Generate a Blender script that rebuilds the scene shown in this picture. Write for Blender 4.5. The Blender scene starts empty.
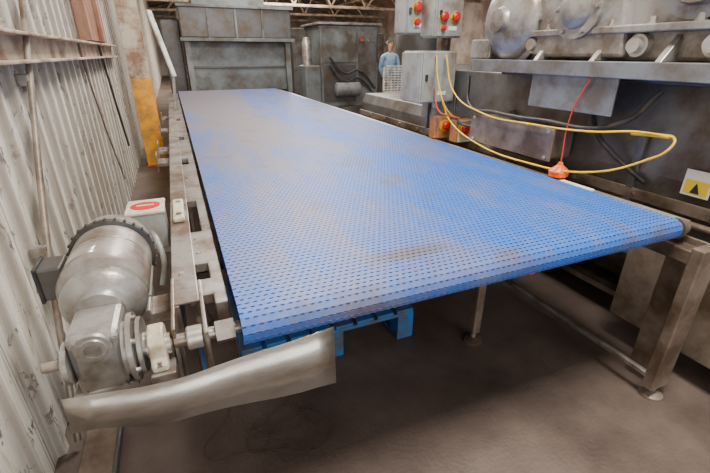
import bpy, bmesh, math, random
from mathutils import Vector, Matrix
random.seed(7)
C=bpy.context
# ---------------- materials ----------------
def M(name, base, rough=.5, metal=0., dirt=None, amt=.5, scale=4., stretch=(1,1,1), bump=.0, bscale=60., soft=.25, emis=None, base2=None):
    m=bpy.data.materials.new(name); m.use_nodes=True
    nt=m.node_tree; N=nt.nodes; L=nt.links
    b=N['Principled BSDF']
    b.inputs['Base Color'].default_value=(*base,1); b.inputs['Roughness'].default_value=rough; b.inputs['Metallic'].default_value=metal
    tc=N.new('ShaderNodeTexCoord'); mp=N.new('ShaderNodeMapping'); mp.inputs['Scale'].default_value=stretch
    L.new(tc.outputs['Object'],mp.inputs['Vector'])
    n=N.new('ShaderNodeTexNoise'); n.inputs['Scale'].default_value=scale; n.inputs['Detail'].default_value=8; n.inputs['Roughness'].default_value=.65
    L.new(mp.outputs['Vector'],n.inputs['Vector'])
    if dirt:
        r=N.new('ShaderNodeValToRGB'); c=1-amt
        r.color_ramp.elements[0].position=max(0,.5+(c-.5)*.5-soft*.4); r.color_ramp.elements[1].position=min(1,.5+(c-.5)*.5+soft*.4)
        L.new(n.outputs['Fac'],r.inputs['Fac'])
        mx=N.new('ShaderNodeMix'); mx.data_type='RGBA'
        mx.inputs[6].default_value=(*base,1); mx.inputs[7].default_value=(*dirt,1)
        L.new(r.outputs['Color'],mx.inputs[0])
        if base2:
            n3=N.new('ShaderNodeTexNoise'); n3.inputs['Scale'].default_value=scale*.35; n3.inputs['Detail'].default_value=5
            L.new(mp.outputs['Vector'],n3.inputs['Vector'])
            r3=N.new('ShaderNodeValToRGB'); r3.color_ramp.elements[0].position=.4; r3.color_ramp.elements[1].position=.65
            r3.color_ramp.elements[0].color=(*base,1); r3.color_ramp.elements[1].color=(*base2,1)
            L.new(n3.outputs['Fac'],r3.inputs['Fac']); L.new(r3.outputs['Color'],mx.inputs[6])
        L.new(mx.outputs[2],b.inputs['Base Color'])
    if bump:
        n2=N.new('ShaderNodeTexNoise'); n2.inputs['Scale'].default_value=bscale; n2.inputs['Detail'].default_value=4
        L.new(mp.outputs['Vector'],n2.inputs['Vector'])
        bp=N.new('ShaderNodeBump'); bp.inputs['Strength'].default_value=bump; bp.inputs['Distance'].default_value=.01
        L.new(n2.outputs['Fac'],bp.inputs['Height']); L.new(bp.outputs['Normal'],b.inputs['Normal'])
    return m
steel=M('stainless_steel',(.42,.40,.38),.36,.7,(.20,.14,.10),.45,6,(1,1,1),.08,90)
steel_b=M('stainless_bright',(.60,.58,.54),.34,.7,(.36,.30,.25),.42,3,(1,1,1),.05,25)
sheetm=M('brushed_sheet_steel',(.50,.475,.44),.30,.9,(.34,.30,.26),.47,5,(1,1,3),.10,12)
dksteel=M('dark_steel',(.12,.12,.125),.42,.6,(.10,.075,.055),.45,3,(1,1,1),.1,50)
bodym=M('machine_body',(.15,.155,.16),.38,.5,(.10,.075,.055),.47,2.5,(1,1,1),.08,40,base2=(.25,.24,.23))
platem=M('galvanised_plate',(.25,.27,.29),.35,.4,(.16,.14,.12),.45,4,(1,1,1),.05,40)
farmach=M('far_machine_paint',(.14,.16,.165),.5,.2,(.08,.065,.05),.47,2,(1,1,1),.05,40,base2=(.21,.225,.225))
brnsteel=M('brown_stained_steel',(.25,.195,.155),.46,.35,(.11,.073,.05),.48,4,(1,1,1),.1,40,base2=(.31,.265,.22))
rust=M('rusty_steel',(.22,.08,.045),.8,.1,(.35,.22,.15),.4,5,(1,1,.4),.2)
wirem=M('old_wire',(.07,.045,.035),.7,.2)
alu=M('cast_aluminium',(.38,.37,.355),.36,.5,(.19,.155,.12),.46,6,(1,1,1),.12,60)
motorp=M('motor_grey_paint',(.32,.30,.28),.34,.25,(.16,.12,.09),.47,6,(1,1,1),.08,60)
black=M('black_rubber',(.018,.018,.02),.5,0,(.06,.05,.04),.4,10)
cream=M('cream_plastic',(.66,.62,.50),.4,0,(.40,.32,.22),.42,12)
white=M('white_plastic',(.70,.70,.66),.45,0,(.42,.36,.28),.42,9)
enc=M('enclosure_grey',(.36,.38,.365),.4,.1,(.22,.18,.14),.44,5)
red=M('red_plastic',(.62,.015,.01),.35,0,(.3,.03,.02),.3,10)
yellow=M('yellow_plastic',(.85,.52,.01),.4,0,(.5,.35,.05),.3,10)
orange=M('orange_plastic',(.95,.13,.01),.35,0,(.6,.1,.02),.3,10)
obox=M('orange_brown_enclosure',(.60,.22,.06),.45,0,(.32,.16,.08),.48,12)
ycol=M('yellow_painted_steel',(.80,.36,.015),.5,0,(.35,.16,.04),.42,5)
ccol=M('cream_painted_steel',(.50,.43,.34),.6,0,(.22,.12,.07),.48,5)
cable_y=M('yellow_cable_jacket',(.85,.52,.01),.4,0,(.5,.35,.06),.3,10)
cable_r=M('red_cable_jacket',(.5,.04,.02),.5)
bluep=M('blue_pallet_paint',(.01,.14,.42),.6,0,(.08,.08,.08),.45,8,(1,1,1),.2)
floorm=M('floor_dirty_concrete',(.092,.064,.052),.48,0,(.155,.116,.096),.5,2.0,(1,1,1),.25,60,.4,base2=(.042,.030,.025))
roofm=M('roof_sheet',(.36,.27,.20),.8,0,(.20,.14,.10),.5,2)
trussm=M('truss_paint',(.55,.48,.40),.7,0,(.28,.2,.14),.5,3)
farm=M('far_wall_sheet',(.38,.33,.29),.8,0,(.20,.16,.13),.5,1)
skin_m=M('skin',(.62,.34,.24),.5); shirt=M('light_blue_shirt',(.38,.58,.82),.8,0,(.30,.46,.68),.4,20); trouser=M('dark_trousers',(.04,.045,.07),.8); hair=M('grey_hair',(.16,.14,.12),.7); shoe=M('shoe_leather',(.03,.025,.02),.5)
glass=M('safety_panel_blue',(.10,.16,.22),.25,.1)
stickery=M('warning_sticker_yellow',(.85,.62,.02),.5); stickerw=M('sticker_white',(.82,.80,.74),.5)

def wallmat():
    m=bpy.data.materials.new('peeling_white_paint'); m.use_nodes=True; nt=m.node_tree;N=nt.nodes;L=nt.links;b=N['Principled BSDF']
    b.inputs['Roughness'].default_value=.55
    tc=N.new('ShaderNodeTexCoord')
    def noise(sc,st,det=8,dist=0):
        mp=N.new('ShaderNodeMapping'); mp.inputs['Scale'].default_value=st; L.new(tc.outputs['Object'],mp.inputs['Vector'])
        n=N.new('ShaderNodeTexNoise'); n.inputs['Scale'].default_value=sc; n.inputs['Detail'].default_value=det; n.inputs['Roughness'].default_value=.7; n.inputs['Distortion'].default_value=dist
        L.new(mp.outputs['Vector'],n.inputs['Vector']); return n
    def ramp(n,a,c,ca=(0,0,0),cc=(1,1,1)):
        r=N.new('ShaderNodeValToRGB'); r.color_ramp.elements[0].position=a; r.color_ramp.elements[1].position=c
        r.color_ramp.elements[0].color=(*ca,1); r.color_ramp.elements[1].color=(*cc,1); L.new(n.outputs['Fac'],r.inputs['Fac']); return r
    def mix(f,a,c):
        x=N.new('ShaderNodeMix'); x.data_type='RGBA'; L.new(f,x.inputs[0])
        if isinstance(a,tuple): x.inputs[6].default_value=(*a,1)
        else: L.new(a,x.inputs[6])
        if isinstance(c,tuple): x.inputs[7].default_value=(*c,1)
        else: L.new(c,x.inputs[7])
        return x.outputs[2]
    base=mix(ramp(noise(1.5,(1,2,.5)),.40,.62).outputs['Color'],(.78,.75,.68),(.55,.51,.44))
    c=mix(ramp(noise(3.2,(1,1.5,.30),8,.6),.53,.66).outputs['Color'],base,(.36,.28,.21))
    c=mix(ramp(noise(16,(1,1,.5),7,.4),.585,.62).outputs['Color'],c,(.15,.13,.12))
    c=mix(ramp(noise(5,(1,9,.05),3),.57,.66).outputs['Color'],c,(.28,.23,.185))
    # dark line mixed into the colour along the crimp of each rib (every 0.2 m along the wall)
    sep=N.new('ShaderNodeSeparateXYZ'); L.new(tc.outputs['Object'],sep.inputs[0])
    def mt(op,a,b_):
        n=N.new('ShaderNodeMath'); n.operation=op
        for i,v in enumerate((a,b_)):
            if isinstance(v,(int,float)): n.inputs[i].default_value=v
            else: L.new(v,n.inputs[i])
        return n.outputs[0]
    ph=mt('WRAP',sep.outputs['Y'],.2); ph.node.inputs[2].default_value=0
    dd=mt('ABSOLUTE',mt('SUBTRACT',ph,.134),0)
    mr=N.new('ShaderNodeMapRange'); mr.inputs[1].default_value=.002; mr.inputs[2].default_value=.012; mr.inputs[3].default_value=.75; mr.inputs[4].default_value=0; L.new(dd,mr.inputs[0])
    c=mix(mr.outputs[0],c,(.20,.165,.135))
    L.new(c,b.inputs['Base Color'])
    bp=N.new('ShaderNodeBump'); bp.inputs['Strength'].default_value=.35; bp.inputs['Distance'].default_value=.01
    L.new(noise(12,(1,1,.6)).outputs['Fac'],bp.inputs['Height']); L.new(bp.outputs['Normal'],b.inputs['Normal'])
    return m
wallm=wallmat()

def beltmat(name,col,col2,dustc,grease):
    m=bpy.data.materials.new(name); m.use_nodes=True; nt=m.node_tree;N=nt.nodes;L=nt.links;b=N['Principled BSDF']
    b.inputs['Roughness'].default_value=.5
    tc=N.new('ShaderNodeTexCoord'); sep=N.new('ShaderNodeSeparateXYZ'); L.new(tc.outputs['Object'],sep.inputs[0])
    def math_(op,a,c=None,clamp=False):
        n=N.new('ShaderNodeMath'); n.operation=op; n.use_clamp=clamp
        for i,v in enumerate((a,c)):
            if v is None: continue
            if isinstance(v,(int,float)): n.inputs[i].default_value=v
            else: L.new(v,n.inputs[i])
        return n.outputs[0]
    def noise(sc,st):
        mp=N.new('ShaderNodeMapping'); mp.inputs['Scale'].default_value=st; L.new(tc.outputs['Object'],mp.inputs['Vector'])
        n=N.new('ShaderNodeTexNoise'); n.inputs['Scale'].default_value=sc; n.inputs['Detail'].default_value=8; n.inputs['Roughness'].default_value=.65
        L.new(mp.outputs['Vector'],n.inputs['Vector']); return n.outputs['Fac']
    def mr(v,a,c,lo=0,hi=1):
        n=N.new('ShaderNodeMapRange'); n.inputs[1].default_value=a;n.inputs[2].default_value=c;n.inputs[3].default_value=lo;n.inputs[4].default_value=hi; L.new(v,n.inputs[0]); return n.outputs[0]
    n1=noise(2.2,(1,.35,1)); n2=noise(9,(1,.25,1)); n3=noise(60,(1,1,1))
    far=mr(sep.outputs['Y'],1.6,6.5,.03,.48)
    band=math_('SUBTRACT',1,math_('ABSOLUTE',math_('DIVIDE',math_('SUBTRACT',sep.outputs['X'],.48),.62),None),True)
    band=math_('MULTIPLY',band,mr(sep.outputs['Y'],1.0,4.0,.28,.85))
    nn=mr(math_('ADD',math_('MULTIPLY',n1,.55),math_('MULTIPLY',n2,.45)),.40,.60,-.28,.52)
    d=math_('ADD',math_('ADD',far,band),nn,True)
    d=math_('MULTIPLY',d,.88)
    px=math_('DIVIDE',math_('SUBTRACT',sep.outputs['X'],.66),.20); py=math_('DIVIDE',math_('SUBTRACT',sep.outputs['Y'],1.10),.06)
    rr=math_('ADD',math_('MULTIPLY',px,px),math_('MULTIPLY',py,py))
    patch=mr(math_('ADD',rr,math_('MULTIPLY',n2,1.2)),1.6,.6,0,.9)
    n4=noise(3.4,(1,.8,1)); st=mr(n4,.57,.68,0,.6)
    patch=math_('MAXIMUM',patch,st)
    mx=N.new('ShaderNodeMix'); mx.data_type='RGBA'; mx.inputs[6].default_value=(*col,1); mx.inputs[7].default_value=(*col2,1); L.new(mr(n3,.35,.65),mx.inputs[0])
    m2=N.new('ShaderNodeMix'); m2.data_type='RGBA'; L.new(mx.outputs[2],m2.inputs[6]); m2.inputs[7].default_value=(*dustc,1); L.new(d,m2.inputs[0])
    m3=N.new('ShaderNodeMix'); m3.data_type='RGBA'; L.new(m2.outputs[2],m3.inputs[6]); m3.inputs[7].default_value=(*grease,1); L.new(patch,m3.inputs[0])
    L.new(m3.outputs[2],b.inputs['Base Color']); return m
belt_hi=beltmat('belt_blue_plastic',(.020,.108,.46),(.034,.148,.53),(.21,.175,.155),(.115,.092,.075))
belt_lo=beltmat('belt_blue_slot_shade',(.010,.050,.26),(.012,.058,.29),(.11,.09,.08),(.06,.05,.042))  # darker copy of the belt blue, paints shade into the slots

# ---------------- geometry helpers ----------------
def E(name):
    o=bpy.data.objects.new(name,None); C.collection.objects.link(o); o.empty_display_size=.1; return o
def link(name,me,parent,mats,smooth=False):
    o=bpy.data.objects.new(name,me); C.collection.objects.link(o)
    if parent: o.parent=parent
    if not isinstance(mats,(list,tuple)): mats=[mats]
    for m in mats: me.materials.append(m)
    if smooth:
        for p in me.polygons: p.use_smooth=True
    return o
def bev(o,w,seg=2):
    if w:
        md=o.modifiers.new('bevel','BEVEL'); md.width=w; md.segments=seg; md.limit_method='ANGLE'; md.angle_limit=math.radians(40)
def box(name,parent,lo,hi,mat,b=.004,rot=None):
    bm=bmesh.new(); bmesh.ops.create_cube(bm,size=1)
    c=[(lo[i]+hi[i])/2 for i in range(3)]; s=[abs(hi[i]-lo[i]) for i in range(3)]
    Mx=Matrix.Translation(c)
    if rot: Mx=Mx@Matrix.Rotation(rot[0],4,rot[1])
    Mx=Mx@Matrix.Diagonal((*s,1))
    bmesh.ops.transform(bm,matrix=Mx,verts=bm.verts)
    me=bpy.data.meshes.new(name); bm.to_mesh(me); bm.free(); o=link(name,me,parent,mat); bev(o,min(b,min(s)*.3)); return o
def boxc(name,parent,c,s,mat,b=.004,rot=None):
    return box(name,parent,[c[i]-s[i]/2 for i in range(3)],[c[i]+s[i]/2 for i in range(3)],mat,b,rot)
def lathe(name,parent,p0,axis,prof,mat,seg=40,b=0):
    ax=Vector(axis).normalized(); q=Vector((0,0,1)).rotation_difference(ax)
    vs=[];fs=[]
    for (d,r) in prof:
        for k in range(seg):
            a=2*math.pi*k/seg; v=q@Vector((r*math.cos(a),r*math.sin(a),d)); vs.append(tuple(Vector(p0)+v))
    n=len(prof)
    for i in range(n-1):
        for k in range(seg):
            a=i*seg+k; c=i*seg+(k+1)%seg; fs.append((a,c,c+seg,a+seg))
    fs.append(tuple(range(seg))[::-1]); fs.append(tuple(range((n-1)*seg,n*seg)))
    me=bpy.data.meshes.new(name); me.from_pydata(vs,[],fs); me.update()
    o=link(name,me,parent,mat)
    for p in me.polygons: p.use_smooth=len(p.vertices)==4
    try: me.set_sharp_from_angle(angle=math.radians(35))
    except Exception: pass
    return o
def cyl(name,parent,p0,p1,r,mat,seg=28,ch=None):
    v=Vector(p1)-Vector(p0); l=v.length; ch=min(r*.12,l*.2) if ch is None else ch
    return lathe(name,parent,p0,v,[(0,r-ch),(ch,r),(l-ch,r),(l,r-ch)],mat,seg)
def tube(name,parent,pts,r,mat,cyc=False):
    cu=bpy.data.curves.new(name,'CURVE'); cu.dimensions='3D'; cu.bevel_depth=r; cu.bevel_resolution=3; cu.use_fill_caps=True; cu.resolution_u=8
    sp=cu.splines.new('BEZIER'); sp.bezier_points.add(len(pts)-1)
    for i,p in enumerate(pts):
        bp=sp.bezier_points[i]; bp.co=p; bp.handle_left_type=bp.handle_right_type='AUTO'
    sp.use_cyclic_u=cyc
    o=bpy.data.objects.new(name,cu); C.collection.objects.link(o); cu.materials.append(mat)
    if parent:o.parent=parent
    return o
def prism(name,parent,poly,axis,a,b_,mat,bv=.003):
    idx=[i for i in range(3) if i!=axis]; vs=[]
    for t in (a,b_):
        for p in poly:
            v=[0,0,0]; v[axis]=t; v[idx[0]]=p[0]; v[idx[1]]=p[1]; vs.append(v)
    n=len(poly); fs=[tuple(range(n)),tuple(range(n,2*n))[::-1]]+[(i,i+n,(i+1)%n+n,(i+1)%n) for i in range(n)]
    me=bpy.data.meshes.new(name); me.from_pydata(vs,[],fs); 
    bm=bmesh.new(); bm.from_mesh(me); bmesh.ops.recalc_face_normals(bm,faces=bm.faces); bm.to_mesh(me); bm.free()
    o=link(name,me,parent,mat); bev(o,bv); return o
def bolt(name,parent,p,axis,r,h,mat):
    return lathe(name,parent,p,axis,[(0,r*1.35),(h*.25,r*1.35),(h*.25,r),(h,r*.95)],mat,6 if r<.02 else 8)
def sheet(name,parent,grid,th,mat,smooth=True):
    ni=len(grid); nj=len(grid[0]); vs=[p for row in grid for p in row]
    fs=[(i*nj+j,i*nj+j+1,(i+1)*nj+j+1,(i+1)*nj+j) for i in range(ni-1) for j in range(nj-1)]
    me=bpy.data.meshes.new(name); me.from_pydata(vs,[],fs); o=link(name,me,parent,mat,smooth)
    s=o.modifiers.new('solid','SOLIDIFY'); s.thickness=th; s.offset=0; return o

# ---------------- room ----------------
box('floor',None,(-2.5,-6,-.1),(14,36,0),floorm,0)
WX=-.68
vs=[];fs=[]; ys=[]; y=-5.0
while y<35:
    ys+= [(y,0),(y+.130,0),(y+.142,.030),(y+.175,.030),(y+.187,0)]; y+=.2
for (yy,d) in ys: vs+= [(WX+d,yy,0),(WX+d,yy,5.2)]
for i in range(len(ys)-1):
    if abs(ys[i][0]-ys[i+1][0])<1e-6: continue
    fs.append((2*i,2*i+1,2*i+3,2*i+2))
me=bpy.data.meshes.new('wall_left'); me.from_pydata(vs,[],fs); o=link('wall_left',me,None,wallm)
s=o.modifiers.new('s','SOLIDIFY'); s.thickness=.004
box('wall_right',None,(13.9,-6,0),(14,36,4.6),farm,0)
box('wall_back',None,(-2.5,35.9,0),(14,36,7),farm,0)
rf=bpy.data.meshes.new('ceiling'); rf.from_pydata([(-.9,-6,4.2),(6.5,-6,6.2),(14,-6,4.2),(-.9,36,4.2),(6.5,36,6.2),(14,36,4.2)],[],[(0,1,4,3),(1,2,5,4)])
link('ceiling',rf,None,roofm)
tr=E('roof_truss')
for k,yy in enumerate(range(8,35,5)):
    cyl(f'bottom_chord_{k}',tr,(-.7,yy,3.75),(13.9,yy,3.75),.07,trussm,8)
    cyl(f'rafter_a_{k}',tr,(-.7,yy,4.15),(6.5,yy,6.1),.07,trussm,8); cyl(f'rafter_b_{k}',tr,(6.5,yy,6.1),(13.9,yy,4.15),.07,trussm,8)
    for j in range(6):
        x0=.3+j*2; zt=4.2+1.9*(1-abs(x0+1-6.5)/7.3)
        cyl(f'web_{k}_{j}',tr,(x0,yy,3.75),(x0+1,yy,zt),.045,trussm,6); cyl(f'web2_{k}_{j}',tr,(x0+2,yy,3.75),(x0+1,yy,zt),.045,trussm,6)
for j in range(5):
    cyl(f'purlin_{j}',tr,(.5+j*2.6,-5,4.4+min(j,4-j)*.65),(.5+j*2.6,35.5,4.4+min(j,4-j)*.65),.06,trussm,6)

g=E('wall_girt')
box('channel_web',g,(WX+.031,-4,1.47),(WX+.05,6.2,1.60),ccol)
box('channel_top',g,(WX+.05,-4,1.585),(WX+.12,6.2,1.60),ccol)
box('channel_bottom',g,(WX+.05,-4,1.47),(WX+.12,6.2,1.485),ccol)
rp=E('rusty_wall_post')
box('post_flange',rp,(WX+.032,4.3,1.61),(WX+.12,5.3,4.1),rust); box('post_web',rp,(WX+.12,4.75,1.61),(WX+.16,4.85,4.1),rust)
yc=E('building_column')
for i,(a,b_,m) in enumerate(((0.02,1.2,ycol),(1.2,4.1,ccol))):
    box(f'flange_front_{i}',yc,(-.52,6.55,a),(-.27,6.58,b_),m); box(f'flange_rear_{i}',yc,(-.52,6.77,a),(-.27,6.80,b_),m); box(f'web_{i}',yc,(-.405,6.58,a),(-.385,6.77,b_),m)
box('base_plate',yc,(-.56,6.5,0),(-.23,6.85,.02),rust)
cd=E('wall_conduit')
tube('slanted_pipe',cd,[(-.60,3.0,2.2),(-.60,2.45,1.45),(-.60,1.9,.7),(-.60,1.55,.04)],.014,brnsteel)
for i,z in enumerate((1.40,.75)):
    boxc(f'clip_{i}',cd,(-.63,2.41 if i==0 else 1.93,z),(.06,.03,.05),steel)
cd2=E('thin_wall_cable')
tube('cable_a',cd2,[(-.6,5.0,2.3),(-.6,4.9,1.7),(-.61,5.2,1.2),(-.61,5.6,.5)],.012,black)
tube('cable_b',cd2,[(-.63,4.1,2.3),(-.62,4.0,1.55),(-.63,4.3,1.0),(-.63,4.8,.3)],.008,brnsteel)
fc=E('floor_channel')
box('web',fc,(-.58,.6,.0),(-.44,3.2,.03),brnsteel); box('lip',fc,(-.445,.6,.03),(-.43,3.2,.07),dksteel)

# ---------------- conveyor ----------------
cv=E('belt_conveyor')
BX0,BX1=.065,1.87; ZT=.875; R=.045; RC=(.955,ZT-R); YF=8.6; PITCH=.0225
SY,SZ=1.0,.805
arc=math.pi*R; top=YF-RC[0]
def path(s):
    if s<0: return (RC[0]-s, RC[1]-R)
    if s<arc:
        a=s/R; return (RC[0]-R*math.sin(a), RC[1]-R*math.cos(a))
    return (RC[0]+(s-arc), ZT)
vs=[];fs=[];mi=[]
s=-1.5; row=0; LP=.0225; npx=int((BX1-BX0)/LP)
while s<arc+top:
    y2,z2=path(s+PITCH); y1,z1=path(s)
    T=Vector((0,y2-y1,z2-z1)).normalized(); Nn=Vector((0,-T.z,T.y))
    c=Vector((0,(y1+y2)/2,(z1+z2)/2)); hl=PITCH/2
    def add_box(x0,x1,l0,l1,h0,h1,m,bottom=False):
        b=len(vs)
        for xx in (x0,x1):
            for tt in (l0,l1):
                for hh in (h0,h1):
                    v=c+T*tt+Nn*hh; vs.append((xx,v.y,v.z))
        F=[(0,2,6,4),(1,5,7,3),(0,1,3,2),(4,6,7,5),(0,4,5,1),(2,3,7,6)]
        for k,f in enumerate(F):
            if k==0 and not bottom: continue
            fs.append(tuple(b+i for i in f)); mi.append(m)
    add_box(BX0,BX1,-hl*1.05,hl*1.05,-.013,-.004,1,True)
    add_box(BX0,BX1,-hl+.003,hl-.003,-.004,0,0)
    off=0 if row%2 else LP/2
    for k in range(npx+1):
        x0=BX0+off+k*LP
        if x0+.0115>BX1: continue
        add_box(x0,x0+.0115,hl-.0031,hl+.0031,-.004,-.0005,0)
    s+=PITCH; row+=1
me=bpy.data.meshes.new('modular_belt'); me.from_pydata(vs,[],fs)
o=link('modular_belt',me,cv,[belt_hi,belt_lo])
me.polygons.foreach_set('material_index',mi)
box('slider_bed',cv,(BX0+.02,1.25,.80),(BX1-.02,YF-.05,.845),dksteel)
lathe('nose_bar',cv,(BX0+.01,RC[0],RC[1]),(1,0,0),[(0,.031),(1.77,.031)],dksteel,24)
lathe('tail_roller',cv,(BX0+.01,YF,.82),(1,0,0),[(0,.05),(1.74,.05)],dksteel,24)
cyl('drive_shaft',cv,(-.108,SY,SZ),(2.0,SY,SZ),.018,steel)
# left frame
box('rail_left_outer',cv,(-.105,1.12,.66),(-.085,YF,.84),steel)
box('rail_left_top_lip',cv,(-.105,1.12,.838),(-.03,YF,.848),steel)
box('rail_left_inner',cv,(.012,1.10,.74),(.05,YF,.838),steel)
for i,(y,l) in enumerate(((1.16,.10),(1.38,.30),(2.1,.8),(3.1,.7),(4.0,1.0),(5.2,.8),(6.2,1.0),(7.4,.9))):
    box(f'rail_cover_plate_{i}',cv,(-.06,y,.80),(.02,y+l,.838),steel)
for i in range(9):
    bolt(f'rail_bolt_{i}',cv,(-.072,1.3+i*.75,.847),(0,0,1),.010,.008,steel_b)
for i,y in enumerate((1.46,1.60,2.16,2.54)): bolt(f'cover_bolt_{i}',cv,(-.012,y,.837),(0,0,1),.009,.008,steel_b)
box('nose_plate_left',cv,(-.03,.955,.70),(-.018,1.25,.845),steel)
box('nose_plate_outer_left',cv,(-.108,.99,.66),(-.098,1.28,.85),steel)
for i,(y,z) in enumerate(((1.22,.70),(1.22,.80))): bolt(f'nose_plate_bolt_{i}',cv,(-.03,y,z),(-1,0,0),.009,.008,steel_b)
box('guide_block',cv,(-.092,1.78,.849),(-.045,2.05,.872),cream,.008)
for i,y in enumerate((1.83,2.0)): bolt(f'guide_bolt_{i}',cv,(-.068,y,.87),(0,0,1),.01,.008,steel)
for i,y in enumerate((3.3,3.75,4.8,5.8)):
    e=E('frame_mounting_bracket')
    box('arm',e,(-.20,y,.74),(-.106,y+.16,.77),steel); box('lip',e,(-.205,y,.70),(-.195,y+.16,.83),steel); bolt('bolt',e,(-.16,y+.08,.769),(0,0,1),.012,.012,steel_b)
sg=E('side_guard_flap')
grd=[[(.01,5.9,1.25),(-.155,6.0,1.98)],[(.05,5.95,1.25),(-.11,6.05,1.98)]]
sheet('flap',sg,grd,.02,white,False)
cyl('guard_post',sg,(-.02,5.95,.849),(.02,5.93,1.27),.018,steel,14)
# right frame
box('rail_right_outer',cv,(1.965,.95,.68),(1.985,YF,.84),brnsteel)
box('rail_right_top_lip',cv,(1.905,.95,.838),(1.985,YF,.848),steel_b)
box('rail_right_inner',cv,(1.875,1.05,.74),(1.895,YF,.835),brnsteel)
for i in range(9):
    box(f'rail_spacer_r_{i}',cv,(1.89,1.3+i*.8,.76),(1.967,1.38+i*.8,.83),brnsteel)
box('rail_clip_white',cv,(1.91,1.40,.85),(1.95,1.60,.862),white)
lathe('bearing_right_housing',cv,(1.89,RC[0]+.0,RC[1]-.005),(1,0,0),[(0,.045),(.012,.045),(.012,.036),(.05,.036),(.05,.022),(.07,.022)],brnsteel,28)
lathe('shaft_collar_left',cv,(-.075,SY,SZ),(1,0,0),[(0,.028),(.004,.032),(.04,.032),(.044,.028)],steel_b,24)
lathe('sprocket_hub_left',cv,(.0,SY-.005,SZ),(1,0,0),[(0,.038),(.05,.038)],steel,4)
box('nose_strut_left',cv,(-.10,1.12,.52),(-.06,1.15,.70),dksteel); box('nose_strut_clip',cv,(-.055,1.12,.50),(-.045,1.15,.72),bluep)
def leg(n,x,y,ztop,w,m,w2=None):
    w2=w2 or w
    box(f'leg_{n}',cv,(x-w/2,y-w2/2,.06),(x+w/2,y+w2/2,ztop),m,.006)
    cyl(f'foot_stud_{n}',cv,(x,y,.015),(x,y,.07),.014,steel); lathe(f'foot_pad_{n}',cv,(x,y,0),(0,0,1),[(0,.05),(.012,.05),(.028,.025)],brnsteel,24)
leg('front_right',1.90,.82,.79,.12,brnsteel,.05)
box('leg_side_plate',cv,(1.945,.80,.06),(1.96,.98,.79),brnsteel)
leg('front_mid',1.36,1.49,.72,.05,brnsteel)
leg('front_left',-.055,2.3,.68,.05,brnsteel)
for i,y in enumerate((3.6,5.9,8.2)):
    leg(f'l{i}',-.05,y,.68,.06,brnsteel); leg(f'r{i}',1.91,y,.68,.06,brnsteel)
box('leg_gusset_right',cv,(1.87,.84,.70),(1.95,1.25,.76),brnsteel)
box('low_stringer_right',cv,(1.845,.84,.11),(1.87,4.5,.135),steel)
for i,y in enumerate((1.6,3.6,5.9,8.2)): box(f'cross_member_{i}',cv,(-.08,y-.03,.64),(1.965,y+.03,.70),dksteel)
# thin bent sheet metal drip guard below the drive
dg=E('drip_guard_sheet')
outl=[(-.345,.705,.800),(-.20,.664,.778),(-.10,.652,.774),(.315,.592,.797)]
def edge(x,k):
    for a,b_ in zip(outl,outl[1:]):
        if a[0]<=x<=b_[0]+1e-9:
            t=(x-a[0])/(b_[0]-a[0]); return a[k]*(1-t)+b_[k]*t
grid=[]
for i in range(13):
    x=-.345+.66*i/12
    zb,zt=edge(x,1),edge(x,2); yb=.886+.02*max(0,(x+.1)/.41)+.0022*math.sin(i*1.1)
    grid.append([(x,yb+.0,zt),(x,yb-.003,zt*.5+zb*.5),(x,yb-.010+.002*math.sin(i*1.7),zb+.004*math.sin(i*1.3))])
sheet('bent_sheet',dg,grid,.0012,sheetm,True)
box('hanger_tab',dg,(-.16,.892,.715),(-.12,.928,.728),steel)
# ---------------- gear motor ----------------
gm=E('conveyor_gear_motor'); X,Yg,Z=-.285,1.07,.80
cyl('coupling_shaft',gm,(-.22,SY,SZ),(-.110,SY,SZ),.018,steel)
prism('pillow_block_left',gm,[(SY-.06,.762),(SY+.06,.762),(SY+.06,.78),(SY+.05,.80),(SY+.045,.84),(SY+.02,.862),(SY-.02,.862),(SY-.045,.84),(SY-.05,.80),(SY-.06,.78)],0,-.165,-.125,cream,.006)
lathe('pillow_block_insert',gm,(-.172,SY,SZ),(1,0,0),[(0,.028),(.058,.028)],steel_b,24)
for i,y in enumerate((SY-.052,SY+.052)): bolt(f'pillow_bolt_{i}',gm,(-.145,y,.78),(0,0,1),.008,.012,steel)
box('bearing_bracket_left',gm,(-.17,.93,.73),(-.110,1.10,.762),steel)
boxc('gearbox_case',gm,(X,Yg,Z-.01),(.12,.15,.18),alu,.016)
boxc('gearbox_foot',gm,(X,Yg,Z-.095),(.15,.16,.018),alu,.004)
lathe('gearbox_front_cover',gm,(X,Yg-.075,Z+.045),(0,-1,0),[(0,.042),(.012,.042),(.012,.032),(.016,.03),(.016,.02),(.010,.02)],alu,28)
for i,(a,c) in enumerate(((-.045,-.08),(.045,-.08),(-.045,.065),(.045,.065))): bolt(f'case_bolt_{i}',gm,(X+a,Yg-.074,Z+c-.005),(0,-1,0),.006,.007,steel)
lathe('output_flange',gm,(X+.06,SY+.03,Z),(1,0,0),[(0,.07),(.015,.07),(.015,.09),(.027,.09),(.027,.055),(.035,.05),(.035,.075),(.045,.075),(.045,.03),(.06,.028)],alu,36)
for k in range(6):
    a=k*math.pi/3+.3; bolt(f'flange_bolt_{k}',gm,(X+.085,SY+.03+.078*math.cos(a),Z+.078*math.sin(a)),(1,0,0),.007,.01,steel)
lathe('output_cover_left',gm,(X-.06,SY+.02,Z),(-1,0,0),[(0,.055),(.012,.055),(.014,.035),(.02,.035)],alu,30)
cyl('stub_shaft',gm,(X-.08,SY+.02,Z),(X-.125,SY+.02,Z),.013,brnsteel)
MZ=.868
lathe('motor_adaptor',gm,(X,Yg+.07,MZ-.02),(0,1,0),[(0,.065),(.03,.07),(.05,.10),(.07,.112),(.09,.112)],alu,40)
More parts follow.
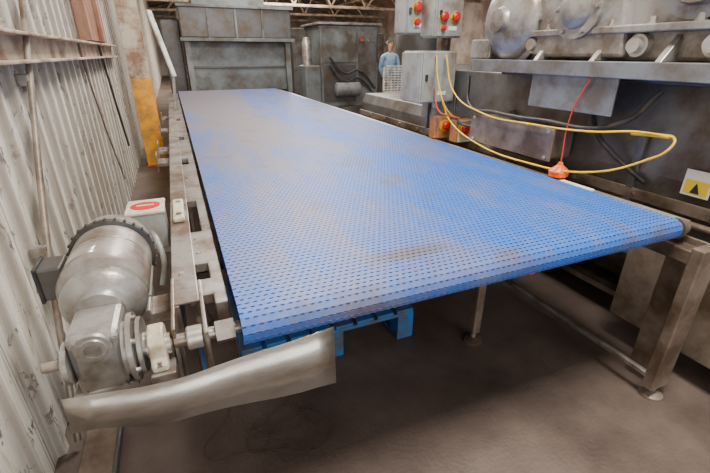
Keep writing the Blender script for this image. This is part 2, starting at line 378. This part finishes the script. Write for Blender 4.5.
y0=Yg+.155
prof=[(0,.104),(.006,.114),(.02,.120),(.15,.120),(.153,.117),(.16,.117),(.163,.120),(.25,.120),(.255,.116)]
lathe('motor_body',gm,(X,y0,MZ),(0,1,0),prof,motorp,56)
for k in range(-4,5):
    a=math.radians(-90+k*17); r=.123
    lathe(f'cooling_fin_{k+4}',gm,(X+r*math.cos(a),y0+.02,MZ+r*math.sin(a)),(0,1,0),[(0,.004),(.21,.004)],motorp,6)
lathe('motor_rear_ring',gm,(X,y0+.255,MZ),(0,1,0),[(0,.124),(.004,.132),(.026,.132),(.03,.124)],black,56)
for k in range(28):
    a=k*2*math.pi/28; r=.133
    boxc(f'ring_tooth_{k}',gm,(X+r*math.cos(a),y0+.27,MZ+r*math.sin(a)),(.007,.018,.007),black,0)
lathe('fan_cowl',gm,(X,y0+.285,MZ),(0,1,0),[(0,.122),(.07,.121),(.09,.11),(.095,.08)],motorp,48)
box('terminal_box',gm,(X-.178,y0+.10,MZ-.045),(X-.114,y0+.20,MZ+.06),dksteel,.006)
box('terminal_box_lid',gm,(X-.185,y0+.095,MZ-.05),(X-.176,y0+.205,MZ+.065),black,.003)
np_=[]
for i in range(6):
    a=math.radians(92+i*9); np_.append([(X+.1212*math.cos(a),y0+.04,MZ+.1212*math.sin(a)),(X+.1212*math.cos(a),y0+.12,MZ+.1212*math.sin(a))])
sheet('name_plate',gm,np_,.001,steel_b)
box('motor_foot',gm,(X-.10,y0+.05,MZ-.15),(X+.10,y0+.24,MZ-.115),alu)
box('motor_bracket',gm,(X-.05,y0+.08,MZ-.19),(-.112,y0+.20,MZ-.15),steel)
tube('motor_lead',gm,[(-.44,1.36,.84),(-.43,1.42,.75),(-.38,1.58,.68),(-.24,1.64,.64)],.009,black)
# disconnect box
db=E('disconnect_switch_box')
box('enclosure',db,(-.27,1.83,.72),(-.125,2.0,.885),enc,.008); box('lid',db,(-.275,1.825,.885),(-.12,2.005,.90),cream,.005)
el=lathe('red_oval_label',db,(0,0,0),(0,0,1),[(0,.5),(.03,.5)],red,32); el.scale=(.12,.10,.1); el.location=(-.197,1.91,.90)
boxc('label_text_bar',db,(-.197,1.91,.9035),(.07,.015,.002),cream,0)
box('mount_bracket',db,(-.27,1.85,.69),(-.110,1.96,.72),steel)
tube('flexible_conduit',db,[(-.19,1.84,.80),(-.165,1.74,.80),(-.15,1.68,.72),(-.17,1.64,.64)],.012,enc)

# ---------------- pallet ----------------
pl=E('wooden_pallet')
for i in range(3): box(f'bottom_board_{i}',pl,(.1+i*.43,1.66,0),(.2+i*.43,2.6,.018),bluep)
for i in range(3):
    for j in range(3): box(f'block_{i}_{j}',pl,(.1+i*.43,1.66+j*.42,.018),(.2+i*.43,1.76+j*.42,.155),bluep)
for j in range(3): box(f'cross_{j}',pl,(.1,1.66+j*.42,.155),(1.06,1.76+j*.42,.175),bluep)
for i in range(8): box(f'deck_board_{i}',pl,(.1+i*.122,1.66,.175),(.2+i*.122,2.6,.195),bluep)
wt=E('wire_tangle')
for k in range(4):
    cx,cy=.22+random.uniform(-.05,.05),1.30+random.uniform(-.05,.05); pts=[]
    for i in range(11):
        a=i*.75+k; r=random.uniform(.05,.16); pts.append((cx+r*math.cos(a)*1.2,cy+r*math.sin(a),random.uniform(.004,.015)))
    tube(f'wire_{k}',wt,pts,.0014,wirem)
tube('long_wire',wt,[(-.1,1.7,.006),(.0,1.5,.008),(-.12,1.3,.006),(.05,1.25,.008),(.2,1.2,.01)],.0015,wirem)

# ---------------- big processing machine (right) ----------------
mc=E('industrial_mixing_machine')
FX=2.2
prism('hopper_body',mc,[(FX,.62),(FX-.02,.95),(FX+.03,1.38),(FX+.10,1.42),(4.2,1.42),(4.2,.25),(2.9,.16),(FX+.22,.22),(FX+.06,.42)],1,.35,3.55,bodym,.01)
prism('hopper_body_low_end',mc,[(FX,.62),(FX-.01,.95),(FX+.04,1.05),(4.1,1.05),(4.1,.25),(2.9,.16),(FX+.22,.22),(FX+.06,.42)],1,3.55,5.0,bodym,.01)
box('face_panel_low',mc,(FX-.035,.35,.80),(FX-.02,5.0,.86),brnsteel)
for i,y in enumerate((1.35,2.3,3.4)): box(f'body_seam_{i}',mc,(FX-.035,y,.60),(FX-.012,y+.04,1.15),bodym)
for i in range(12): bolt(f'panel_bolt_{i}',mc,(FX-.035,.6+i*.37,.83),(-1,0,0),.012,.01,steel)
box('lower_skirt',mc,(FX-.04,.35,.50),(FX-.02,5.0,.60),brnsteel)
cyl('grease_pipe',mc,(FX-.06,.5,.775),(FX-.06,3.2,.775),.016,brnsteel,16)
for i,(y,x) in enumerate(((.55,2.3),(4.6,2.35),(.55,3.9),(4.6,3.9))):
    box(f'machine_leg_{i}',mc,(x-.08,y-.08,.03),(x+.08,y+.08,.5),brnsteel); lathe(f'machine_foot_{i}',mc,(x,y,0),(0,0,1),[(0,.09),(.02,.09),(.04,.05)],steel,24)
box('side_plate_front',mc,(2.12,.45,.15),(2.15,1.25,.72),brnsteel)
box('under_tray',mc,(2.3,1.2,.14),(3.4,3.4,.18),brnsteel)
box('drive_platform',mc,(1.98,.7,1.44),(2.9,2.55,1.475),bodym,.006)
box('platform_lip',mc,(1.965,.7,1.40),(1.985,2.55,1.475),platem)
box('platform_support',mc,(2.1,1.0,1.38),(2.8,2.4,1.44),dksteel)
def arcpts(cy,cz,r,a0,a1,n): return [(cy+r*math.cos(math.radians(a0+(a1-a0)*i/n)),cz+r*math.sin(math.radians(a0+(a1-a0)*i/n))) for i in range(n+1)]
outline=[(.92,1.475),(2.46,1.475)]+arcpts(2.32,1.70,.30,-40,110,14)+[(2.0,2.0),(1.85,2.12),(1.0,2.12),(.92,2.0)]
prism('gear_housing_casting',mc,outline,0,2.10,2.75,alu,.02)
inner=[(1.50,1.49),(2.10,1.49)]+arcpts(1.80,1.72,.26,0,180,12)
prism('housing_raised_boss',mc,inner,0,2.045,2.11,alu,.02)
box('housing_split_flange',mc,(2.03,.92,1.60),(2.11,2.12,1.635),alu,.006)
for k in range(6): bolt(f'split_flange_bolt_{k}',mc,(2.055,1.0+k*.2,1.635),(0,0,1),.016,.03,steel_b)
# domed round cover
dome=[(0,.27),(.04,.27),(.045,.235)]+[(.045+.10*math.sin(math.radians(a)),.235*math.cos(math.radians(a))) for a in (12,24,36,48,60,70)]+[(.15,.07),(.175,.065),(.18,.03)]
lathe('bull_gear_cover',mc,(2.11,2.32,1.70),(-1,0,0),dome,alu,56)
for k in range(10):
    a=k*math.pi/5; bolt(f'cover_bolt_{k}',mc,(2.07,2.32+.252*math.cos(a),1.70+.252*math.sin(a)),(-1,0,0),.013,.02,steel)
lathe('input_bearing_cap',mc,(2.05,1.80,1.73),(-1,0,0),[(0,.15),(.03,.15),(.03,.10),(.045,.095),(.06,.07),(.065,.03)],alu,40)
for k in range(6):
    a=k*math.pi/3; bolt(f'bearing_cap_bolt_{k}',mc,(2.02,1.80+.126*math.cos(a),1.73+.126*math.sin(a)),(-1,0,0),.012,.016,steel)
lathe('side_bearing_cap',mc,(2.10,1.22,1.84),(-1,0,0),[(0,.2),(.05,.2),(.06,.15),(.10,.14)],alu,40)
for i,(y,z) in enumerate(((1.45,1.545),(1.12,1.545),(2.10,1.56))): lathe(f'case_lug_{i}',mc,(2.11,y,z),(-1,0,0),[(0,.055),(.05,.05),(.05,.035),(.085,.032)],steel_b,20)
for i,y in enumerate((.95,1.28,1.62,2.0)): prism(f'case_rib_{i}',mc,[(2.0,1.475),(2.11,1.475),(2.11,1.60)],1,y,y+.03,alu,.003)
box('support_arm',mc,(1.99,2.42,1.475),(2.1,2.62,1.60),alu,.012)
prism('curved_bracket_arm',mc,[(.55,1.475),(.92,1.475),(.92,1.95),(.80,1.90),(.66,1.72)],0,2.08,2.2,alu,.02)
bolt('bracket_arm_bolt',mc,(2.08,.80,1.60),(-1,0,0),.035,.04,steel_b)
lathe('drive_motor',mc,(2.42,.92,1.80),(0,-1,0),[(0,.22),(.03,.24),(.08,.24),(.08,.21),(.5,.21),(.52,.15)],alu,48)
box('deflector_plate',mc,(1.99,1.45,1.22),(2.005,2.0,1.405),platem,.003)
for i,y in enumerate((1.55,1.90)): box(f'deflector_hanger_{i}',mc,(2.005,y,1.38),(2.03,y+.03,1.45),steel)
box('stand_post',mc,(2.19,3.3,1.05),(2.26,3.37,2.2),steel)
jb=E('junction_box')
box('enclosure',jb,(2.00,1.78,.93),(2.175,2.50,1.10),brnsteel,.008); box('lid',jb,(1.985,1.76,.92),(2.00,2.52,1.11),brnsteel,.004)
for i,(y,z) in enumerate(((1.80,.94),(2.48,.94),(1.80,1.09),(2.48,1.09))): bolt(f'screw_{i}',jb,(1.985,y,z),(-1,0,0),.009,.007,steel_b)
def ctrl(name,c,s,buttons,m=enc,door=None):
    e=E(name); door=door or m; boxc('enclosure',e,c,s,m,.012)
    boxc('door',e,(c[0]-s[0]/2-.008,c[1],c[2]),(.016,s[1]*.94,s[2]*.94),m,.004)
    boxc('door_front',e,(c[0],c[1]-s[1]/2-.008,c[2]),(s[0]*.92,.016,s[2]*.94),door,.004)
    if s[2]>.2:
        boxc('latch',e,(c[0]-s[0]*.36,c[1]-s[1]/2-.022,c[2]),(.02,.02,.05),black,.004); boxc('label',e,(c[0]+s[0]*.1,c[1]-s[1]/2-.018,c[2]-s[2]*.3),(.08,.004,.03),stickerw,0)
    boxc('mounting_arm',e,((c[0]+s[0]/2+FX+.1)/2,c[1],c[2]),(abs(FX+.12-c[0]-s[0]/2)+.02,.06,.06),steel)
    for i,(dx,dz,mm,r) in enumerate(buttons):
        lathe(f'button_{i}',e,(c[0]+dx,c[1]-s[1]/2-.016,c[2]+dz),(0,-1,0),[(0,r*.7),(.02,r*.7),(.02,r),(.035,r),(.045,r*.6)],mm,20)
        lathe(f'bezel_{i}',e,(c[0]+dx,c[1]-s[1]/2-.015,c[2]+dz),(0,-1,0),[(0,r*1.4),(.006,r*1.4)],yellow,4 if s[2]>.2 else 20)
    return e
ctrl('control_enclosure',(2.02,3.2,1.33),(.34,.30,.40),[])
ctrl('control_enclosure',(2.15,3.25,1.80),(.26,.2,.34),[(-.07,-.02,red,.034),(.04,-.02,red,.034),(-.07,-.10,red,.02)])
ctrl('control_enclosure',(1.955,3.45,1.83),(.17,.18,.34),[(0,.03,red,.036),(0,-.08,red,.026)])
ctrl('emergency_stop_box',(2.05,3.0,.94),(.14,.08,.18),[(0,.02,red,.034)],obox)
ctrl('emergency_stop_box',(2.11,2.78,.94),(.15,.08,.18),[(-.03,.02,red,.034),(.04,.02,red,.022)],obox,cream)
pc=E('pull_cord_handle'); tube('cord',pc,[(1.975,1.58,1.42),(1.97,1.66,1.2),(1.97,1.66,.94)],.004,cable_r)
lathe('orange_knob',pc,(1.97,1.66,.855),(0,0,1),[(0,.025),(.010,.052),(.038,.056),(.055,.042),(.075,.016),(.09,.012)],orange,8)
pc2=E('hanging_tag'); tube('cord',pc2,[(1.85,1.6,.72),(1.84,1.62,.5),(1.85,1.6,.30)],.002,black); boxc('orange_tag',pc2,(1.85,1.6,.285),(.04,.015,.035),orange)
cb=E('yellow_cable')
tube('loop_a',cb,[(2.05,3.0,1.14),(1.97,2.75,1.02),(1.955,2.4,.92),(1.955,1.9,.89),(1.965,1.45,.94),(1.99,1.22,1.05),(2.0,1.13,1.13),(2.02,1.14,1.165),(2.02,1.22,1.165)],.0055,cable_y)
tube('loop_b',cb,[(2.05,3.0,1.5),(2.0,2.8,1.25),(1.97,2.4,1.13),(1.965,1.9,1.12),(1.975,1.5,1.14),(2.0,1.3,1.17),(2.02,1.15,1.17)],.0055,cable_y)
tube('loop_c',cb,[(2.02,1.16,1.168),(2.02,1.24,1.165),(2.03,1.34,1.155)],.010,yellow)
tube('loop_d',cb,[(1.98,3.02,1.25),(1.96,2.9,1.08),(2.0,2.8,1.06),(2.06,2.76,1.04)],.0055,orange)
tube('loop_e',cb,[(1.97,3.02,1.5),(1.93,2.9,1.3),(1.95,2.8,1.12),(2.04,2.8,1.04)],.0055,cable_y)
bc=E('black_hose')
tube('hose_a',bc,[(2.1,2.75,1.35),(2.02,2.6,1.16),(1.99,2.3,1.145),(2.0,1.9,1.145),(2.04,1.4,1.2),(2.1,1.3,1.35)],.013,black)
tube('hose_b',bc,[(2.1,2.9,1.2),(2.05,2.8,1.05),(2.04,2.6,1.0),(2.1,2.53,1.0)],.01,black)
tube('hose_c',bc,[(2.17,1.7,1.30),(2.12,1.6,1.12),(2.13,1.45,1.0),(2.17,1.3,.9)],.013,black)
sk=E('warning_sticker'); box('backing',sk,(FX-.042,1.0,.90),(FX-.04,1.12,1.02),stickerw,0) ; box('yellow_field',sk,(FX-.044,1.01,.91),(FX-.042,1.11,.975),stickery,0)
prism('black_triangle',sk,[(1.04,.915),(1.08,.915),(1.06,.965)],0,FX-.046,FX-.044,black,0)

# ---------------- background machines ----------------
hp=E('receiving_hopper_machine')
box('side_left',hp,(.33,8.9,.35),(.39,10.2,2.25),farmach); box('side_right',hp,(2.22,8.9,.35),(2.28,10.2,2.1),farmach)
prism('chute_plate',hp,[(9.0,.55),(10.2,1.2),(10.2,1.15),(9.05,.5)],0,.39,2.22,dksteel)
box('back_panel',hp,(.39,9.25,.8),(2.22,9.3,1.75),farmach)
box('top_casing',hp,(.28,8.85,1.78),(2.34,10.2,2.3),dksteel,.02); box('casing_lip',hp,(.25,8.8,1.72),(2.38,8.88,1.78),farmach); box('casing_top_lip',hp,(.25,8.8,2.28),(2.38,8.9,2.33),farmach)
for i in range(3): box(f'casing_rib_{i}',hp,(.75+i*.5,8.82,1.78),(.79+i*.5,8.85,2.28),farmach)
box('front_plate',hp,(.39,9.0,.82),(2.22,9.24,1.72),farmach,.01); box('front_plate_bar',hp,(.39,8.97,1.25),(2.22,9.0,1.29),dksteel)
for i,x in enumerate((.36,2.25)): box(f'frame_leg_{i}',hp,(x-.05,8.86,0),(x+.05,8.96,1.75),farmach)
box('drive_box',hp,(.55,9.2,2.33),(1.9,9.9,2.6),farmach)
lathe('exhaust_drum',hp,(1.2,9.5,2.6),(0,0,1),[(0,.25),(.2,.25),(.25,.1)],dksteel,24)
box('left_cabinet',hp,(-.05,9.4,0),(.28,10.4,2.1),dksteel,.02)
sm=E('secondary_processing_machine')
box('cabinet',sm,(2.75,8.3,.5),(4.0,9.4,2.02),farmach,.02); box('door_panel',sm,(2.85,8.28,1.35),(3.5,8.3,1.95),farmach); box('side_door',sm,(3.55,8.28,.9),(3.95,8.3,1.9),bodym)
box('recess_dark_plate',sm,(2.8,8.285,.6),(3.5,8.3,1.3),dksteel)  # flat dark plate laid on the cabinet front to read as a recess
box('base_frame',sm,(2.7,8.25,.06),(4.05,9.45,.5),bodym); box('top_cap',sm,(2.7,8.25,2.02),(4.05,9.45,2.06),steel)
lathe('pipe_elbow',sm,(2.5,8.4,1.3),(0,0,1),[(0,.09),(.4,.09),(.5,.05)],steel,20); box('pump_block',sm,(2.40,8.2,.5),(2.72,8.7,1.3),farmach,.03)
for i,(x,z) in enumerate(((3.62,1.75),(3.75,1.75),(3.88,1.75))): lathe(f'indicator_{i}',sm,(x,8.28,z),(0,-1,0),[(0,.03),(.03,.025)],red if i==0 else steel,12)
for i,z in enumerate((1.5,1.65)): tube(f'hose_{i}',sm,[(2.9,8.2,z-.2),(3.2,8.16,z-.5),(3.5,8.18,z-.45),(3.9,8.2,z-.8)],.02,black)
lathe('motor_drum',sm,(3.0,8.15,.85),(1,0,0),[(0,.1),(.02,.13),(.5,.13),(.52,.1)],platem,28)
bgp=E('guard_panel_screen'); box('blue_guard_panel',bgp,(4.65,9.0,.7),(5.2,9.03,1.15),glass)
for i,x in enumerate((4.67,5.18)): box(f'guard_post_{i}',bgp,(x-.03,8.97,0),(x+.03,9.05,1.18),steel)
fl=E('louvered_filter_panel')
FX0=4.10
box('frame_l',fl,(FX0,8.2,.75),(FX0+.03,8.26,1.28),white); box('frame_r',fl,(FX0+.47,8.2,.75),(FX0+.5,8.26,1.28),white); box('frame_t',fl,(FX0,8.2,1.25),(FX0+.5,8.26,1.28),white); box('frame_b',fl,(FX0,8.2,.75),(FX0+.5,8.26,.78),white)
for i in range(9): box(f'slat_{i}',fl,(FX0+.03,8.21,.80+i*.05),(FX0+.47,8.25,.825+i*.05),white,0)
for i in range(5): box(f'mullion_{i}',fl,(FX0+.09+i*.08,8.2,.78),(FX0+.105+i*.08,8.215,1.25),white,0)
for i in range(2): box(f'stand_{i}',fl,(FX0+.02+i*.42,8.2,0),(FX0+.06+i*.42,8.26,.75),steel)
ms=E('storage_tank'); box('tank_base',ms,(6.0,10.5,.0),(8.0,12.5,1.1),dksteel,.03); lathe('tank',ms,(7.0,11.5,1.1),(0,0,1),[(0,.8),(.9,.8),(1.1,.4),(1.3,.2)],dksteel,40)
cr=E('cabinet_row')
for i in range(5): box(f'cabinet_{i}',cr,(2.6+i*.78,13,0),(3.35+i*.78,14,2.1+.1*(i%2)),dksteel,.02); box(f'cabinet_door_{i}',cr,(2.65+i*.78,12.98,.1),(3.3+i*.78,13,2.0),bodym)
rk=E('storage_rack')
for i,x in enumerate((.2,1.75)):
    for j,y in enumerate((14,14.9)): box(f'upright_{i}_{j}',rk,(x,y,0),(x+.06,y+.06,2.4),farmach)
for k,z in enumerate((.4,1.2,2.0)):
    box(f'shelf_{k}',rk,(.2,14,z),(1.81,14.96,z+.05),farmach); box(f'carton_{k}',rk,(.4+.1*k,14.1,z+.05),(1.3+.1*k,14.8,z+.5),brnsteel,.01)
# ---------------- person ----------------
ps=E('standing_man')
def skinmesh(name,V,Ed,Rr,mat,sub=2):
    me=bpy.data.meshes.new(name); me.from_pydata(V,Ed,[]); o=bpy.data.objects.new(name,me); C.collection.objects.link(o); o.parent=ps
    me.materials.append(mat); md=o.modifiers.new('skin','SKIN')
    for i,r in enumerate(Rr):
        sv=me.skin_vertices[0].data[i]; sv.radius=r if isinstance(r,tuple) else (r,r)
    me.skin_vertices[0].data[0].use_root=True
    md.use_smooth_shade=True; sb=o.modifiers.new('sub','SUBSURF'); sb.levels=sub; sb.render_levels=sub; return o
PX,PY=4.93,9.6
def P(x,y,z): return (PX+x,PY+y,z)
skinmesh('shirt_torso',[P(0,0,.95),P(0,0,1.12),P(0,-.02,1.32),P(0,-.02,1.46),P(0,-.03,1.54),P(-.19,-.02,1.45),P(-.25,-.02,1.18),P(-.22,-.16,.98),P(.19,-.02,1.45),P(.25,-.02,1.18),P(.22,-.16,.98)],
 [(0,1),(1,2),(2,3),(3,4),(3,5),(5,6),(6,7),(3,8),(8,9),(9,10)],[(.16,.11),(.15,.11),(.17,.12),(.13,.09),(.06,.06),.065,.05,.04,.065,.05,.04],shirt)
skinmesh('trousers',[P(0,0,.95),P(-.1,0,.88),P(-.11,-.01,.5),P(-.11,.02,.1),P(.1,0,.88),P(.11,-.01,.5),P(.11,.02,.1)],[(0,1),(1,2),(2,3),(0,4),(4,5),(5,6)],[(.15,.11),.09,.065,.05,.09,.065,.05],trouser)
for sx in (-1,1):
    skinmesh('shoe_l' if sx<0 else 'shoe_r',[P(.11*sx,.04,.05),P(.11*sx,-.08,.045),P(.115*sx,-.18,.035)],[(0,1),(1,2)],[.045,.045,.032],shoe)
    hx=.22*sx
    skinmesh('hand_l' if sx<0 else 'hand_r',[P(hx,-.18,.965),P(hx,-.25,.95),P(hx-.03,-.30,.94),P(hx-.032,-.35,.925),P(hx-.01,-.31,.94),P(hx-.01,-.37,.92),P(hx+.01,-.31,.94),P(hx+.01,-.365,.92),P(hx+.03,-.30,.94),P(hx+.032,-.34,.925),P(hx-.04*sx,-.22,.95),P(hx-.06*sx,-.26,.945)],
      [(0,1),(1,2),(2,3),(1,4),(4,5),(1,6),(6,7),(1,8),(8,9),(0,10),(10,11)],[.026,.03,.009,.008,.009,.008,.009,.008,.009,.007,.011,.009],skin_m)
skinmesh('head_and_neck',[P(0,-.03,1.52),P(0,-.04,1.60),P(0,-.06,1.68),P(0,-.05,1.76)],[(0,1),(1,2),(2,3)],[.05,.052,(.072,.085),(.07,.085)],skin_m)
skinmesh('hair_cap',[P(0,-.02,1.79),P(0,.01,1.73),P(0,-.08,1.81)],[(0,1),(0,2)],[(.076,.075),.068,.055],hair)
skinmesh('nose',[P(0,-.145,1.72),P(0,-.165,1.695)],[(0,1)],[.008,.013],skin_m,1)
for sx in (-1,1):
    lathe(f'eye_{sx+1}',ps,P(.03*sx,-.135,1.73),(0,-1,0),[(0,.010),(.008,.007)],black,12)
    skinmesh(f'ear_{sx+1}',[P(.08*sx,-.045,1.735),P(.082*sx,-.04,1.70)],[(0,1)],[.014,.010],skin_m,1)
boxc('mouth',ps,P(0,-.146,1.662),(.045,.006,.008),red,.002)

# ---------------- lights / world ----------------
w=bpy.data.worlds.new('world'); C.scene.world=w; w.use_nodes=True
bg=w.node_tree.nodes['Background']; bg.inputs[0].default_value=(.97,.97,1,1); bg.inputs[1].default_value=.6
def area(name,loc,rot,size,power,col=(1,.94,.86),sy=None):
    l=bpy.data.lights.new(name,'AREA'); l.shape='RECTANGLE'; l.size=size; l.size_y=sy or size; l.energy=power; l.color=col
    o=bpy.data.objects.new(name,l); o.location=loc; o.rotation_euler=rot; C.collection.objects.link(o)
area('overhead_fill_a',(1.2,.6,4.0),(math.radians(0),0,0),1.0,250)  # added overhead fill above the near belt, no fixture modelled
area('overhead_fill_b',(1.2,4.5,4.0),(0,0,0),1.0,220)  # added fill from above for the middle of the belt
area('overhead_fill_c',(2.0,8,4.1),(0,0,0),2.0,300)  # added soft lamp over the far belt end, not a real fitting
area('overhead_fill_d',(5.5,13,4.2),(0,0,0),2.0,380)  # added fill for the background machines, out of view
area('uplight_fill_e',(5,22,4.4),(math.pi,0,0),4.0,1600)  # added lamp aimed upward to brighten the far roof and trusses
area('overhead_fill_f',(5,20,4.4),(0,0,0),4.0,2000)  # added downward fill that brightens the far end of the hall
area('uplight_fill_g',(4,12,3.9),(math.pi,0,0),2.0,550)  # added uplight for the nearer trusses, no such fitting in the hall
area('rear_fill',(1.5,-5.5,2.6),(math.radians(82),0,0),6,260,(1,.98,.95),3.5)  # added soft fill from behind the camera, no doorway built there

# ---------------- camera ----------------
cam=bpy.data.cameras.new('camera'); co=bpy.data.objects.new('camera',cam); C.collection.objects.link(co); C.scene.camera=co
cam.lens=407/710*36; cam.sensor_width=36; cam.clip_start=.02; cam.clip_end=200
yw=math.radians(22.75); th=math.radians(24.2)
r=Vector((math.cos(yw),-math.sin(yw),0)); f=Vector((math.sin(yw)*math.cos(th),math.cos(yw)*math.cos(th),-math.sin(th))); u=r.cross(f)
m=Matrix((( r.x,u.x,-f.x,0),(r.y,u.y,-f.y,0),(r.z,u.z,-f.z,1.51),(0,0,0,1)))
co.matrix_world=m
